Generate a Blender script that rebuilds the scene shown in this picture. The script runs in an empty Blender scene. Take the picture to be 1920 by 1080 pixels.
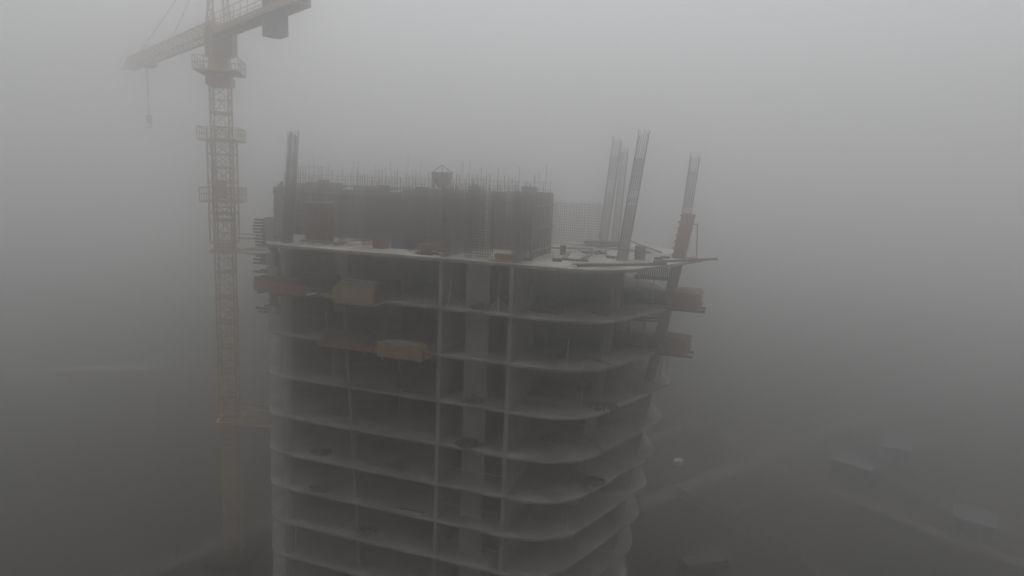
import bpy, bmesh, math, random
from mathutils import Vector, Matrix
R = math.radians
rnd = random.Random(7)
scene = bpy.context.scene
col = scene.collection

# ------------------------------------------------------------------ camera
PITCH, ROLL = R(9.106), R(2.265)
cam = bpy.data.cameras.new('camera')
cam.lens = 1245.43 / 1920 * 36.0
cam.sensor_width = 36.0
cam.clip_start, cam.clip_end = 0.5, 5000
camo = bpy.data.objects.new('camera', cam)
col.objects.link(camo)
r0, u0, f0 = Vector((1, 0, 0)), Vector((0, math.sin(PITCH), math.cos(PITCH))), Vector((0, math.cos(PITCH), -math.sin(PITCH)))
cx = r0 * math.cos(ROLL) + u0 * math.sin(ROLL)
cy = -r0 * math.sin(ROLL) + u0 * math.cos(ROLL)
M = Matrix((cx, cy, -f0)).transposed().to_4x4()
M.translation = (0, 0, 36)
camo.matrix_world = M
scene.camera = camo

# ------------------------------------------------------------------ sky and sun (overcast, in fog)
SUN_EL, SUN_ROT = R(81), R(3)
world = bpy.data.worlds.new('World')
scene.world = world
world.use_nodes = True
wn, wl = world.node_tree.nodes, world.node_tree.links
bg = wn['Background']
sky = wn.new('ShaderNodeTexSky')
sky.sky_type = 'NISHITA'
sky.sun_disc = False
sky.sun_elevation = SUN_EL
sky.sun_rotation = SUN_ROT
sky.air_density = 1.0
sky.dust_density = 6.0
sky.ozone_density = 1.0
hs = wn.new('ShaderNodeHueSaturation')
hs.inputs['Saturation'].default_value = 0.08      # an overcast sky has almost no colour
wl.new(sky.outputs[0], hs.inputs['Color'])
wl.new(hs.outputs[0], bg.inputs[0])
bg.inputs[1].default_value = 0.15
sun = bpy.data.lights.new('sun', 'SUN')
sun.energy = 0.7
sun.angle = R(60)
sun.color = (1.0, 0.97, 0.93)
suno = bpy.data.objects.new('sun', sun)
col.objects.link(suno)
sd = Vector((math.sin(SUN_ROT) * math.cos(SUN_EL), math.cos(SUN_ROT) * math.cos(SUN_EL), math.sin(SUN_EL)))
suno.rotation_euler = (-sd).to_track_quat('-Z', 'Y').to_euler()
suno.location = (0, 0, 200)
vs = scene.view_settings
vs.view_transform = 'Standard'
vs.look = 'None'
vs.gamma = 1.0
vs.use_curve_mapping = False
vs.exposure = -0.12
cyc = scene.cycles
cyc.max_bounces = 18
cyc.volume_bounces = 10
cyc.diffuse_bounces = 3
cyc.use_denoising = True
cyc.denoising_prefilter = 'ACCURATE'
cyc.adaptive_threshold = 0.004
FOG = dict(density=0.022, colour=(0.99, 0.99, 0.99), g=0.942)

# ------------------------------------------------------------------ materials
def mat(name, base, rough=0.85, var=0.25, scale=1.5, second=None, amount=0.5, bump=0.15, metal=0.0, fine=18.0, streak=0.0):
    m = bpy.data.materials.new(name)
    m.use_nodes = True
    n, l = m.node_tree.nodes, m.node_tree.links
    b = n['Principled BSDF']
    b.inputs['Roughness'].default_value = rough
    b.inputs['Metallic'].default_value = metal
    b.inputs['Specular IOR Level'].default_value = 0.25
    tc = n.new('ShaderNodeTexCoord')
    no = n.new('ShaderNodeTexNoise')
    no.inputs['Scale'].default_value = scale
    no.inputs['Detail'].default_value = 6
    l.new(tc.outputs['Object'], no.inputs['Vector'])
    rp = n.new('ShaderNodeValToRGB')
    c2 = second or tuple(c * (1 - var) for c in base)
    rp.color_ramp.elements[0].position = 0.5 - 0.25 * (1.2 - amount)
    rp.color_ramp.elements[1].position = 0.5 + 0.3 * (1.2 - amount)
    rp.color_ramp.elements[0].color = (*c2, 1)
    rp.color_ramp.elements[1].color = (*base, 1)
    l.new(no.outputs['Fac'], rp.inputs['Fac'])
    nf = n.new('ShaderNodeTexNoise')
    nf.inputs['Scale'].default_value = fine
    nf.inputs['Detail'].default_value = 4
    l.new(tc.outputs['Object'], nf.inputs['Vector'])
    mx = n.new('ShaderNodeMix')
    mx.data_type = 'RGBA'
    mx.blend_type = 'MULTIPLY'
    mx.inputs['Factor'].default_value = 0.35
    l.new(rp.outputs['Color'], mx.inputs[6])
    l.new(nf.outputs['Fac'], mx.inputs[7])
    out = mx.outputs[2]
    if streak:                                   # rain and slurry runs down the face, plus lift joints
        mp = n.new('ShaderNodeMapping'); mp.inputs['Scale'].default_value = (2.6, 2.6, 0.16)
        l.new(tc.outputs['Object'], mp.inputs['Vector'])
        ns = n.new('ShaderNodeTexNoise'); ns.inputs['Scale'].default_value = 1.6; ns.inputs['Detail'].default_value = 5
        l.new(mp.outputs[0], ns.inputs['Vector'])
        rs = n.new('ShaderNodeValToRGB')
        rs.color_ramp.elements[0].position, rs.color_ramp.elements[1].position = 0.36, 0.60
        rs.color_ramp.elements[0].color = (0.45, 0.42, 0.39, 1); rs.color_ramp.elements[1].color = (1, 1, 1, 1)
        l.new(ns.outputs['Fac'], rs.inputs['Fac'])
        m2 = n.new('ShaderNodeMix'); m2.data_type = 'RGBA'; m2.blend_type = 'MULTIPLY'; m2.inputs['Factor'].default_value = streak
        l.new(out, m2.inputs[6]); l.new(rs.outputs['Color'], m2.inputs[7]); out = m2.outputs[2]
    l.new(out, b.inputs['Base Color'])
    bp = n.new('ShaderNodeBump')
    bp.inputs['Strength'].default_value = bump
    bp.inputs['Distance'].default_value = 0.05
    l.new(nf.outputs['Fac'], bp.inputs['Height'])
    l.new(bp.outputs['Normal'], b.inputs['Normal'])
    return m

MT = dict(
    concrete=mat('concrete', (0.36, 0.345, 0.32), 0.9, 0.35, 0.35),
    slab=mat('slab_concrete', (0.45, 0.43, 0.40), 0.88, second=(0.27, 0.255, 0.235), scale=0.55, amount=0.9, streak=0.3),
    wall=mat('wall_concrete', (0.40, 0.378, 0.35), 0.9, second=(0.27, 0.255, 0.235), scale=0.8, streak=0.5),
    rebar=mat('rebar_steel', (0.25, 0.215, 0.185), 0.8, 0.4, 6.0, metal=0.0),
    form_dark=mat('dark_formwork_board', (0.26, 0.235, 0.205), 0.85, 0.35, 1.1, streak=0.5),
    form=mat('formwork_board', (0.46, 0.425, 0.375), 0.85, second=(0.30, 0.275, 0.245), scale=0.9, streak=0.5),
    rust=mat('rusty_form_steel', (0.36, 0.20, 0.13), 0.8, second=(0.22, 0.125, 0.085), scale=1.6, streak=0.5),
    red=mat('red_form_paint', (0.33, 0.15, 0.12), 0.7, second=(0.22, 0.11, 0.09), scale=1.4, streak=0.7),
    snow=mat('pale_dust', (0.75, 0.74, 0.72), 0.9, 0.15, 4.0),
    timber=mat('raw_timber', (0.34, 0.265, 0.18), 0.85, second=(0.22, 0.17, 0.12), scale=2.0, streak=0.4),
    ply=mat('yellow_plywood', (0.40, 0.305, 0.19), 0.8, second=(0.28, 0.205, 0.13), scale=1.2, streak=0.6),
    pink=mat('red_brown_board', (0.32, 0.17, 0.13), 0.8, second=(0.22, 0.13, 0.10), scale=1.5, streak=0.6),
    dark=mat('dark_wet_timber', (0.11, 0.095, 0.08), 0.85, 0.4, 2.0),
    steel=mat('grey_steel', (0.17, 0.165, 0.16), 0.6, 0.3, 3.0, metal=0.3),
    zinc=mat('galvanised_tube', (0.5, 0.5, 0.49), 0.5, 0.25, 5.0, metal=0.3),
    crane=mat('crane_paint', (0.60, 0.47, 0.31), 0.65, second=(0.42, 0.32, 0.22), scale=1.3),
    cranered=mat('crane_red_paint', (0.52, 0.30, 0.22), 0.65, second=(0.36, 0.21, 0.16), scale=1.3),
    cab=mat('crane_pale_paint', (0.50, 0.46, 0.36), 0.6, 0.25, 1.3),
    weight=mat('counterweight_concrete', (0.36, 0.36, 0.345), 0.9, 0.3, 1.0),
    glass=mat('dark_glass', (0.03, 0.035, 0.04), 0.15, 0.1, 1.0, bump=0.0),
    ground=mat('muddy_ground', (0.035, 0.032, 0.027), 0.95, second=(0.018, 0.017, 0.015), scale=0.06, fine=0.8, bump=0.5),
    road=mat('wet_road', (0.10, 0.097, 0.09), 0.75, second=(0.065, 0.063, 0.058), scale=0.15, fine=3),
    pale=mat('pale_gravel', (0.30, 0.29, 0.27), 0.9, 0.3, 0.3),
    grass=mat('dark_grass', (0.035, 0.045, 0.022), 0.95, 0.4, 0.08, fine=1.5),
    roof=mat('pale_sheet_roof', (0.10, 0.105, 0.115), 0.6, 0.3, 0.8),
    fence=mat('fence_sheet', (0.34, 0.34, 0.33), 0.7, 0.3, 0.8),
    cloth=mat('white_tarpaulin', (0.75, 0.75, 0.73), 0.8, 0.15, 2.0),
    blue=mat('blue_plastic', (0.08, 0.11, 0.2), 0.6, 0.2, 2.0),
    rubble=mat('rubble', (0.13, 0.115, 0.10), 0.95, 0.45, 4.0),
)

# ------------------------------------------------------------------ mesh helpers
class MB:
    def __init__(self): self.v, self.f = [], []
    def quadbox(self, pts):                      # 8 points: bottom 4 ccw, top 4 ccw
        o = len(self.v); self.v += [tuple(p) for p in pts]
        self.f += [tuple(o + k for k in q) for q in ((3, 2, 1, 0), (4, 5, 6, 7), (0, 1, 5, 4), (1, 2, 6, 5), (2, 3, 7, 6), (3, 0, 4, 7))]
        return self
    def box(self, x0, x1, y0, y1, z0, z1):
        return self.quadbox([(x0, y0, z0), (x1, y0, z0), (x1, y1, z0), (x0, y1, z0), (x0, y0, z1), (x1, y0, z1), (x1, y1, z1), (x0, y1, z1)])
    def rbox(self, c, s, e=(0, 0, 0)):
        from mathutils import Euler
        m = Euler(e).to_matrix(); c = Vector(c)
        sx, sy, sz = s[0] / 2, s[1] / 2, s[2] / 2
        return self.quadbox([c + m @ Vector(p) for p in ((-sx, -sy, -sz), (sx, -sy, -sz), (sx, sy, -sz), (-sx, sy, -sz), (-sx, -sy, sz), (sx, -sy, sz), (sx, sy, sz), (-sx, sy, sz))])
    def bar(self, p, q, r, n=4, r2=None):
        p, q = Vector(p), Vector(q); d = q - p
        if d.length < 1e-6: return self
        d.normalize(); a = d.orthogonal().normalized()
        if abs(d.z) < 0.999:
            a = d.cross(Vector((0, 0, 1))).normalized()
        b = d.cross(a); o = len(self.v); r2 = r if r2 is None else r2
        off = math.pi / n
        for P, rr in ((p, r), (q, r2)):
            for k in range(n):
                t = off + 2 * math.pi * k / n
                self.v.append(tuple(P + (a * math.cos(t) + b * math.sin(t)) * rr))
        for k in range(n): self.f.append((o + k, o + (k + 1) % n, o + n + (k + 1) % n, o + n + k))
        self.f.append(tuple(o + k for k in reversed(range(n)))); self.f.append(tuple(o + n + k for k in range(n)))
        return self
    def prism(self, pts, z0, z1, top=True, bottom=True):
        o, n = len(self.v), len(pts)
        self.v += [(x, y, z0) for x, y in pts] + [(x, y, z1) for x, y in pts]
        for k in range(n): self.f.append((o + k, o + (k + 1) % n, o + n + (k + 1) % n, o + n + k))
        if bottom: self.f.append(tuple(o + k for k in reversed(range(n))))
        if top: self.f.append(tuple(o + n + k for k in range(n)))
        return self
    def mesh(self, name, m):
        me = bpy.data.meshes.new(name); me.from_pydata(self.v, [], self.f); me.update()
        bm = bmesh.new(); bm.from_mesh(me); bmesh.ops.recalc_face_normals(bm, faces=bm.faces); bm.to_mesh(me); bm.free()
        me.materials.append(MT[m]); return me
    def build(self, name, m, parent=None):
        return link(name, self.mesh(name, m), parent)

def link(name, data, parent=None, loc=None, rz=None):
    o = bpy.data.objects.new(name, data); col.objects.link(o)
    if parent is not None: o.parent = parent
    if loc is not None: o.location = loc
    if rz is not None: o.rotation_euler = (0, 0, rz)
    return o
def tag(o, label, cat, group=None):
    o['label'] = label; o['category'] = cat
    if group: o['group'] = group
    return o
def thing(name, label, cat, loc=(0, 0, 0), rz=0.0, group=None):
    return tag(link(name, None, None, loc, rz), label, cat, group)
def dup(root, loc, rz, label):
    def cp(o, parent):
        c = o.copy(); col.objects.link(c); c.parent = parent
        for ch in list(o.children): cp(ch, c)
        return c
    r = cp(root, None); r.location = loc; r.rotation_euler = (0, 0, rz)
    if label: r['label'] = label
    return r
def struct(o, kind='structure'):
    o['kind'] = kind; return o

# tower frame: u along the left front, v into the building
A = R(18.746)
DROP = 14.0                                        # heights below are counted from 14 m under the ground
def W(u, v, z): return (u * math.cos(A) + v * math.sin(A), 45 - u * math.sin(A) + v * math.cos(A), z - DROP)
def rebase(t, u, v, z):                            # move a thing's origin to its own base
    t.location = W(u, v, z)
    for c in t.children: c.location = Vector(c.location) - Vector((u, v, z))
    return t
def gs(line, k=0.72): return [(x * k, y * k) for x, y in line]

def rounded(poly, seg=10):
    out, n = [], len(poly)
    for k in range(n):
        x, y, r = poly[k]; p = Vector((x, y))
        if r <= 0: out.append((x, y)); continue
        a = (Vector(poly[k - 1][:2]) - p).normalized(); b = (Vector(poly[(k + 1) % n][:2]) - p).normalized()
        ang = a.angle(b); t = r / math.tan(ang / 2); c = p + (a + b).normalized() * (r / math.sin(ang / 2))
        s, e = p + a * t - c, p + b * t - c
        a0 = math.atan2(s.y, s.x); d = math.atan2(e.y, e.x) - a0
        while d > math.pi: d -= 2 * math.pi
        while d < -math.pi: d += 2 * math.pi
        for q in range(seg + 1):
            th = a0 + d * q / seg; out.append((c.x + r * math.cos(th), c.y + r * math.sin(th)))
    return out

# ------------------------------------------------------------------ ground
def sheet(name, pts, z, m):
    mb = MB(); mb.v = [(x, y, z) for x, y in pts]; mb.f = [tuple(range(len(pts)))]
    return struct(mb.build(name, m))
gm = MB(); N = 60
g_rnd = random.Random(3)
for j in range(N + 1):
    for i in range(N + 1):
        x, y = -700 + 1400 * i / N, -300 + 1400 * j / N
        near = abs(x) < 150 and 0 < y < 190
        gm.v.append((x, y, g_rnd.uniform(-0.25, 0.1) - 0.12 if near else g_rnd.uniform(-0.6, 0.0) - 0.1))
for j in range(N):
    for i in range(N):
        o = j * (N + 1) + i; gm.f.append((o, o + 1, o + N + 2, o + N + 1))
struct(gm.build('ground', 'ground'))
def strip(name, line, w, z, m):
    L, Rr = [], []
    for k, (x, y) in enumerate(line):
        a = Vector(line[max(k - 1, 0)]); b = Vector(line[min(k + 1, len(line) - 1)]); d = (b - a).normalized()
        L.append((x - d.y * w / 2, y + d.x * w / 2)); Rr.append((x + d.y * w / 2, y - d.x * w / 2))
    mb = MB()
    mb.v = [(x, y, z) for x, y in L] + [(x, y, z) for x, y in Rr]; n = len(line)
    mb.f = [(n + k, n + k + 1, k + 1, k) for k in range(n - 1)]
    return struct(mb.build(name, m))
strip('road', gs([(22, 99), (35, 109.5), (48, 119.5), (60, 129), (110, 168), (190, 230)]), 2.4, 0.06, 'road')
strip('path', gs([(43.4, 130.2), (47.6, 120.7), (51.6, 113.5), (56, 106.9), (64, 96), (78, 80), (110, 50)]), 2.2, 0.10, 'road')
strip('road', gs([(-62, 58), (-52, 69), (-42, 79), (-33, 90), (-28, 104), (-30, 130), (-60, 158), (-90, 161.7), (-109.7, 158), (-140, 150)]), 2.4, 0.06, 'road')
strip('gravel_track', gs([(-130, 152), (-109.7, 157.5), (-100, 160), (-90.6, 161.7), (-84, 168)]), 3.0, 0.12, 'pale')
hm = MB(); HN = 26
for j in range(HN + 1):
    for i in range(HN + 1):
        a, b = i / HN * 2 - 1, j / HN * 2 - 1
        q = max(0.0, 1 - a * a) * max(0.0, 1 - b * b)
        hm.v.append((-42 + a * 45, 154 + b * 27, -0.6 + 11 * q ** 0.8 + (rnd.uniform(-.9, .9) if q > .02 else 0)))
for j in range(HN):
    for i in range(HN):
        o = j * (HN + 1) + i; hm.f.append((o, o + 1, o + HN + 2, o + HN + 1))
struct(hm.build('hill', 'grass'))

# ------------------------------------------------------------------ tower
H = [44.33, 40.80, 37.33, 33.86, 30.52, 27.37, 24.39, 21.35, 18.30, 15.25, 14.12]
UC = [7.1, 6.35, 5.85, 5.4, 4.9, 4.4, 3.9, 3.4, 3.0, 2.7, 2.4, 2.1, 1.9, 1.7, 1.6]
def outline(i, inset=0.0):
    ve = 13.8 if i == 0 else 13.0
    ur = UC[i] + 0.38 * ve
    return rounded([(-20.4 + inset, 0 + inset, 2.2), (UC[i] - inset, 0 + inset, 5.0), (ur - inset, ve - inset, 3.2), (4.5, 26 - inset, 2.5), (-28.6 + inset, 26 - inset, 1.5), (-28.6 + inset, 10.5, 2.5)])
tower = thing('concrete_tower', 'unfinished concrete tower of open floor slabs with rounded corners and leaning columns', 'building', W(0, 0, DROP), -A)
T, B = 0.12, -0.10
for i, z in enumerate(H):
    mb = MB()
    mb.prism(outline(i), z - 0.0, z + T)
    mb.prism(outline(i, 0.05), z + B, z - 0.0, top=False)
    mb.build('slab', 'slab', tower)

def col_quad(mb, cu, cv, z0, z1, su, sv, lean):     # a leaning rectangular column, lean = du per metre of z
    d = lean * (z1 - z0)
    mb.quadbox([(cu - su, cv - sv, z0), (cu + su, cv - sv, z0), (cu + su, cv + sv, z0), (cu - su, cv + sv, z0),
                (cu - su + d, cv - sv, z1), (cu + su + d, cv - sv, z1), (cu + su + d, cv + sv, z1), (cu - su + d, cv + sv, z1)])
ZT = H[0]
for i in range(1, len(H) - 1):
    z0, z1 = H[i] + T, H[i - 1] + B
    zm = z0
    # round corner column of the left end
    MB().bar((-19.1, 0.75, z0), (-19.1, 0.75, z1), 0.42, 16).build('column', 'wall', tower)
    # thin leaning column in the wide bay
    mb = MB(); col_quad(mb, -14.35 + 0.066 * (ZT - zm), 1.4, z0, z1, 0.13, 0.3, -0.066); mb.build('column', 'wall', tower)
    # leaning columns of the right side
    mb = MB(); col_quad(mb, 6.3 - 0.128 * (ZT - zm), 6.9, z0, z1, 0.36, 0.5, 0.128); mb.build('column', 'wall', tower)
    mb = MB(); col_quad(mb, 9.95 - 0.15 * (ZT - zm), 12.0, z0, z1, 0.42, 0.42, 0.15); mb.build('column', 'wall', tower)
    mb = MB(); col_quad(mb, 1.9 - 0.1 * (ZT - zm), 21.1, z0, z1, 0.4, 0.4, 0.1); mb.build('column', 'wall', tower)
    # cross walls and core
    MB().box(-5.62, -5.32, 0.18, 9.4, z0, z1).build('wall', 'wall', tower)
    MB().box(-0.26, 0.04, 0.18, 5.6, z0, z1).build('wall', 'wall', tower)
    zc0, zc1 = z0, z1
    MB().box(-4.0, -2.15, 1.45, 1.70, z0, z1).build('wall', 'wall', tower)
    ue = 5.6 - 0.13 * (ZT - z1)
    MB().box(-20.6, -5.62, 9.4, 9.7, z0, z1).build('wall', 'wall', tower)
    MB().box(-5.32, ue, 9.43, 9.73, z0, z1).build('wall', 'wall', tower)
    MB().box(-11.4, -11.1, 5.0, 9.4, z0, z1).build('wall', 'wall', tower)
    MB().box(-2.9, -2.6, 1.70, 5.6, z0, z1).build('wall', 'wall', tower)
    # side wall of the left wing
    a, b = Vector((-20.75, 3.3)), Vector((-27.8, 11.0)); d = (b - a).normalized(); nrm = Vector((d.y, -d.x)) * 0.15
    for t0, t1 in ((0.0, 0.30), (0.40, 0.66), (0.78, 1.0)):
        p, q = a.lerp(b, t0), a.lerp(b, t1)
        MB().prism([tuple(p + nrm), tuple(q + nrm), tuple(q - nrm), tuple(p - nrm)], z0, z1).build('wall', 'wall', tower)
    MB().box(-28.2, -27.9, 11.5, 25, z0, z1).build('wall', 'wall', tower)
    MB().box(-26, 2, 24.6, 24.9, z0, z1).build('wall', 'wall', tower)
    # upturned sill bars across the core openings of the lower floors
    if i in (5, 6, 7, 8):
        mb = MB(); mb.bar((-5.32, 1.15, z0 + 0.95), (-0.26, 1.15, z0 + 0.95), 0.055); mb.build('safety_rail', 'zinc', tower)

# -------- reinforcement standing on the top deck (parts of the tower)
def cage(base, top, wu, wv, dense, name='rebar_cage', nb=4, tie=0.28, r=0.021, gaps=()):
    """vertical bars round a rectangle, hoops up to the fraction `dense`"""
    mb = MB(); b, t = Vector(base), Vector(top); d = t - b; L = d.length
    edge = []
    for k in range(nb):
        s = -1 + 2 * k / (nb - 1); edge += [(s * wu, -wv), (s * wu, wv)]
    for k in range(1, nb - 1):
        s = -1 + 2 * k / (nb - 1); edge += [(-wu, s * wv), (wu, s * wv)]
    for (x, y) in edge:
        j = rnd.uniform(-0.35, 0.25)
        mb.bar(b + Vector((x, y, 0)), t + Vector((x + rnd.uniform(-.03, .03), y, j)), r)
    z = 0.1
    while z < L * dense:
        fr = z / L
        if not any(g0 < fr < g1 for g0, g1 in gaps):
            c = b + d * fr; q = [c + Vector((x, y, 0)) for x, y in ((-wu, -wv), (wu, -wv), (wu, wv), (-wu, wv))]
            for k in range(4): mb.bar(q[k], q[(k + 1) % 4], r * 0.8)
        z += tie
    return struct(mb.build(name, 'rebar', tower), 'stuff')
D0 = ZT + T
cage((6.25, 6.9, D0), (7.25, 6.9, 53.9), 0.36, 0.32, 0.80, nb=6, tie=0.085, gaps=((0.50, 0.55), (0.44, 0.465)))
cage((1.95, 21.1, D0), (2.75, 21.1, 54.4), 0.38, 0.3, 0.83, nb=6, tie=0.12, gaps=((0.50, 0.60),))
cage((2.7, 23.5, D0), (3.1, 23.5, 53.5), 0.32, 0.3, 0.83, nb=5, tie=0.22, gaps=((0.4, 0.5),))
cage((10.28, 12.0, 47.6), (10.6, 12.0, 52.6), 0.34, 0.32, 0.74, nb=6, tie=0.085, gaps=((0.10, 0.18),))
cage((-19.75, 1.8, D0), (-19.05, 1.8, 53.1), 0.30, 0.26, 0.78, nb=6, tie=0.07)
cage((-16.6, 4.6, D0), (-16.5, 4.6, 48.7), 0.2, 0.25, 0.95, nb=4, tie=0.16)
def mat_bars(p, q, h, name='rebar_mat', step=0.22, hstep=0.2, jit=0.5, two=0.12, r=0.019, top_extra=0.0, hmax=1.0):
    """a double layer wall mat from p to q (plan points), h metres tall"""
    mb = MB(); p, q = Vector((*p, 0)), Vector((*q, 0)); d = q - p; L = d.length; d.normalize(); n = Vector((-d.y, d.x, 0))
    for s in (-two, two):
        x = 0.0
        while x < L:
            P = p + d * x + n * s
            mb.bar(P + Vector((0, 0, D0)), P + Vector((rnd.uniform(-.05, .05), 0, D0 + h + rnd.uniform(-jit, jit) + (top_extra if rnd.random() < 0.12 else 0))), r)
            x += step * rnd.uniform(0.75, 1.25)
        z = 0.15
        while z < h * hmax:
            mb.bar(p + n * s + Vector((0, 0, D0 + z)), q + n * s + Vector((0, 0, D0 + z)), r * 0.8); z += hstep
    return struct(mb.build(name, 'rebar', tower), 'stuff')
mat_bars((-5.47, 0.3), (-5.47, 8.6), 4.9, step=0.2, top_extra=0.8)
mat_bars((-0.11, 0.3), (-0.11, 3.2), 4.8, step=0.17, jit=0.35, top_extra=0.5)
mat_bars((-4.2, 1.55), (-2.0, 1.55), 4.6, step=0.17, top_extra=0.6)
mat_bars((-16.0, 6.6), (-6.0, 6.6), 4.1, step=0.24, hstep=0.25, top_extra=0.8)
mat_bars((-14.2, 3.9), (-8.8, 3.9), 3.3, step=0.35, hstep=0.4, hmax=0.5)
mat_bars((-2.1, 16.5), (2.8, 16.5), 3.9, step=0.2, hstep=0.24, jit=0.15, r=0.016)
mat_bars((-26.0, 9.6), (-2.0, 9.6), 5.5, step=0.3, hstep=0.5, jit=0.7, top_extra=0.9)
mat_bars((-20, 12.5), (-1.0, 12.5), 5.6, step=0.4, hstep=0.6, jit=0.7, top_extra=1.2)
mat_bars((-27, 11.5), (-23, 11.5), 6.2, step=0.6, hstep=2.0, jit=1.2, top_extra=2.5)

rebase(tower, 0, 0, DROP)

# -------- wall formwork on the deck
def formwork(name, label, p, q, h, mtl='form', wpan=1.2, loc_z=D0, seed=1, cap=False, group=None):
    rr = random.Random(seed)
    p, q = Vector(p), Vector(q); d = q - p; L = d.length; ang = math.atan2(d.y, d.x)
    t = thing(name, label, 'formwork', W(p.x, p.y, loc_z), ang - A, group)
    n = max(1, round(L / wpan)); w = L / n
    for k in range(n):
        hh = h + (rr.choice((-.35, -.1, 0, .05, .2, .45)) if mtl == 'form' else rr.uniform(-.08, .08)); off = rr.uniform(-0.05, 0.05)
        mb = MB(); mb.box(k * w + 0.02, (k + 1) * w - 0.02, off, off + 0.08, 0.0, hh)
        for s in (0.06, w / 2, w - 0.12): mb.box(k * w + s, k * w + s + 0.06, off - 0.09, off, 0.05, hh - 0.05)
        pan = mb.build('panel', rr.choice(('form', 'form_dark', 'concrete', 'form')) if mtl == 'form' else mtl, t)
        if cap: MB().box(k * w + 0.06, (k + 1) * w - 0.06, off - 0.09, off + 0.1, hh, hh + rr.uniform(.05, .1)).build('snow_cap', 'snow', pan)
    for z in (0.5, h * 0.45, h * 0.8):
        MB().box(0.0, L, -0.22, -0.10, z, z + 0.12).build('waler', 'steel' if mtl == 'form' else mtl, t)
    return t
formwork('wall_formwork', 'long dark wall formwork behind the rebar mats on the top deck', (-26.6, 8.8), (-6.0, 8.8), 4.6, seed=2)
formwork('wall_formwork', 'dark wall formwork closing the core between the two tall rebar mats', (-5.2, 8.9), (0.1, 8.9), 4.75, seed=3)
formwork('wall_formwork', 'smooth grey wall formwork running back from the middle of the deck edge', (0.12, 3.2), (0.12, 8.7), 4.75, mtl='wall', seed=4)
formwork('wall_formwork', 'pair of red formwork panels with pale snow on their top edge', (-20.4, 5.0), (-17.6, 5.0), 3.1, mtl='red', wpan=1.4, seed=5, cap=True)
formwork('wall_formwork', 'dark wall formwork at the far left end of the top deck', (-27.2, 10.2), (-21.2, 3.9), 4.3, seed=6)

for k, (u, L) in enumerate(((-23.2, 1.5), (-21.4, 1.1), (-13.6, 0.9))):
    mb = MB()
    for q in range(5): mb.rbox((-L / 2 + L * (q + .5) / 5, rnd.uniform(-.05, .05), .05 + rnd.uniform(0, .05)), (L / 5 * .95, .5, .16 + rnd.uniform(0, .12)), (0, rnd.uniform(-.2, .2), rnd.uniform(-.2, .2)))
    o = mb.build('cement_sack', 'snow'); o.location = W(u, 10.3, 49.04); o.rotation_euler = (0, 0, -A)
    tag(o, ('pale sacks on the formwork walkway at its left end', 'pale sacks on the formwork walkway behind the red panels', 'pale sacks on the formwork walkway near its middle')[k], 'sacks')

# column form at the right edge
t = thing('column_formwork', 'leaning rust brown steel column form at the right end of the top deck', 'formwork', W(0, 0, 0), -A)
mb = MB(); col_quad(mb, 9.97, 12.0, D0, 48.0, 0.5, 0.5, 0.14); mb.build('form_box', 'rust', t)
for k in range(7):
    z = D0 + 0.25 + k * 0.52; u = 9.97 + 0.14 * (z - D0)
    MB().box(u - 0.62, u + 0.56, 11.38, 12.62, z, z + 0.1).build('clamp', 'rust', t)
mb = MB(); mb.bar((11.35, 11.9, D0), (11.2, 11.9, 47.3), 0.07); mb.bar((10.5, 11.9, 47.2), (11.25, 11.9, 47.2), 0.05)
mb.bar((10.5, 11.9, D0 + .12), (11.6, 11.9, D0 + .06), 0.06); mb.build('brace', 'rust', t)
rebase(t, 10, 12, D0)

# edge beam of the deck and cantilevered beams under the tip
for k, (u0_, v0_, u1_, v1_) in enumerate(((4.2, 1.2, 9.6, 6.2), (8.6, 7.0, 12.9, 12.6))):
    c = ((u0_ + u1_) / 2, (v0_ + v1_) / 2); L = math.hypot(u1_ - u0_, v1_ - v0_)
    t = tag(MB().rbox((0, 0, 0), (L, 0.14, 0.18)).build('timber_beam', 'dark'), ('long dark timber beam lying along the curved edge of the top deck', 'dark timber beam jutting past the right tip of the top deck')[k], 'beam')
    t.location = W(*c, D0 + 0.09); t.rotation_euler = (0, 0, math.atan2(v1_ - v0_, u1_ - u0_) - A)

# -------- loose planks and gear on the deck
def plank(u0_, v0_, u1_, v1_, label, m='dark', w=0.2, th=0.06, z=D0, group=None, lift=0.0, name='plank'):
    L = math.hypot(u1_ - u0_, v1_ - v0_)
    o = MB().rbox((0, 0, 0), (L, w, th)).build(name, m)
    o.location = W((u0_ + u1_) / 2, (v0_ + v1_) / 2, z + th / 2 + lift / 2 + 0.004)
    o.rotation_euler = (0, -math.atan2(lift, L) if lift else 0, math.atan2(v1_ - v0_, u1_ - u0_) - A)
    return tag(o, label, 'plank', group)
plank(1.6, 4.3, 4.2, 4.7, 'dark plank lying parallel to the deck edge in front of the rebar mesh', w=0.3, th=0.14)
plank(2.2, 5.3, 1.5, 9.6, 'dark plank slanting away from the plank parallel to the edge', w=0.3, th=0.1)
plank(3.5, 6.0, 3.3, 9.6, 'short dark plank pointing at the left leaning rebar cage', w=0.34, th=0.1)
plank(3.6, 2.2, 7.2, 4.9, 'long thin dark batten lying closest to the curved deck edge', w=0.16, th=0.08)
plank(8.2, 15.2, 5.0, 18.5, 'thin dark timber leaning over the back of the deck right of the cages', w=0.2, th=0.12, lift=0.5)
plank(0.6, 8.5, -1.4, 8.2, 'pale plank lying at the foot of the smooth grey formwork', 'timber', w=0.25)
plank(-9.3, 2.4, -6.6, 5.2, 'long pale plank slanting up the rebar mat left of the tall wall mat', 'timber', w=0.18, lift=0.9)
plank(-17.0, 2.6, -13.0, 4.2, 'pale batten slanting behind the thin rebar cage on the left deck', 'timber', w=0.18, lift=0.5)
plank(-2.0, 1.0, -0.6, 1.1, 'pale plank in front of the core between pier mat and wall mat, upper of two', 'timber', w=0.3, th=0.1, lift=0.0)
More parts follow.
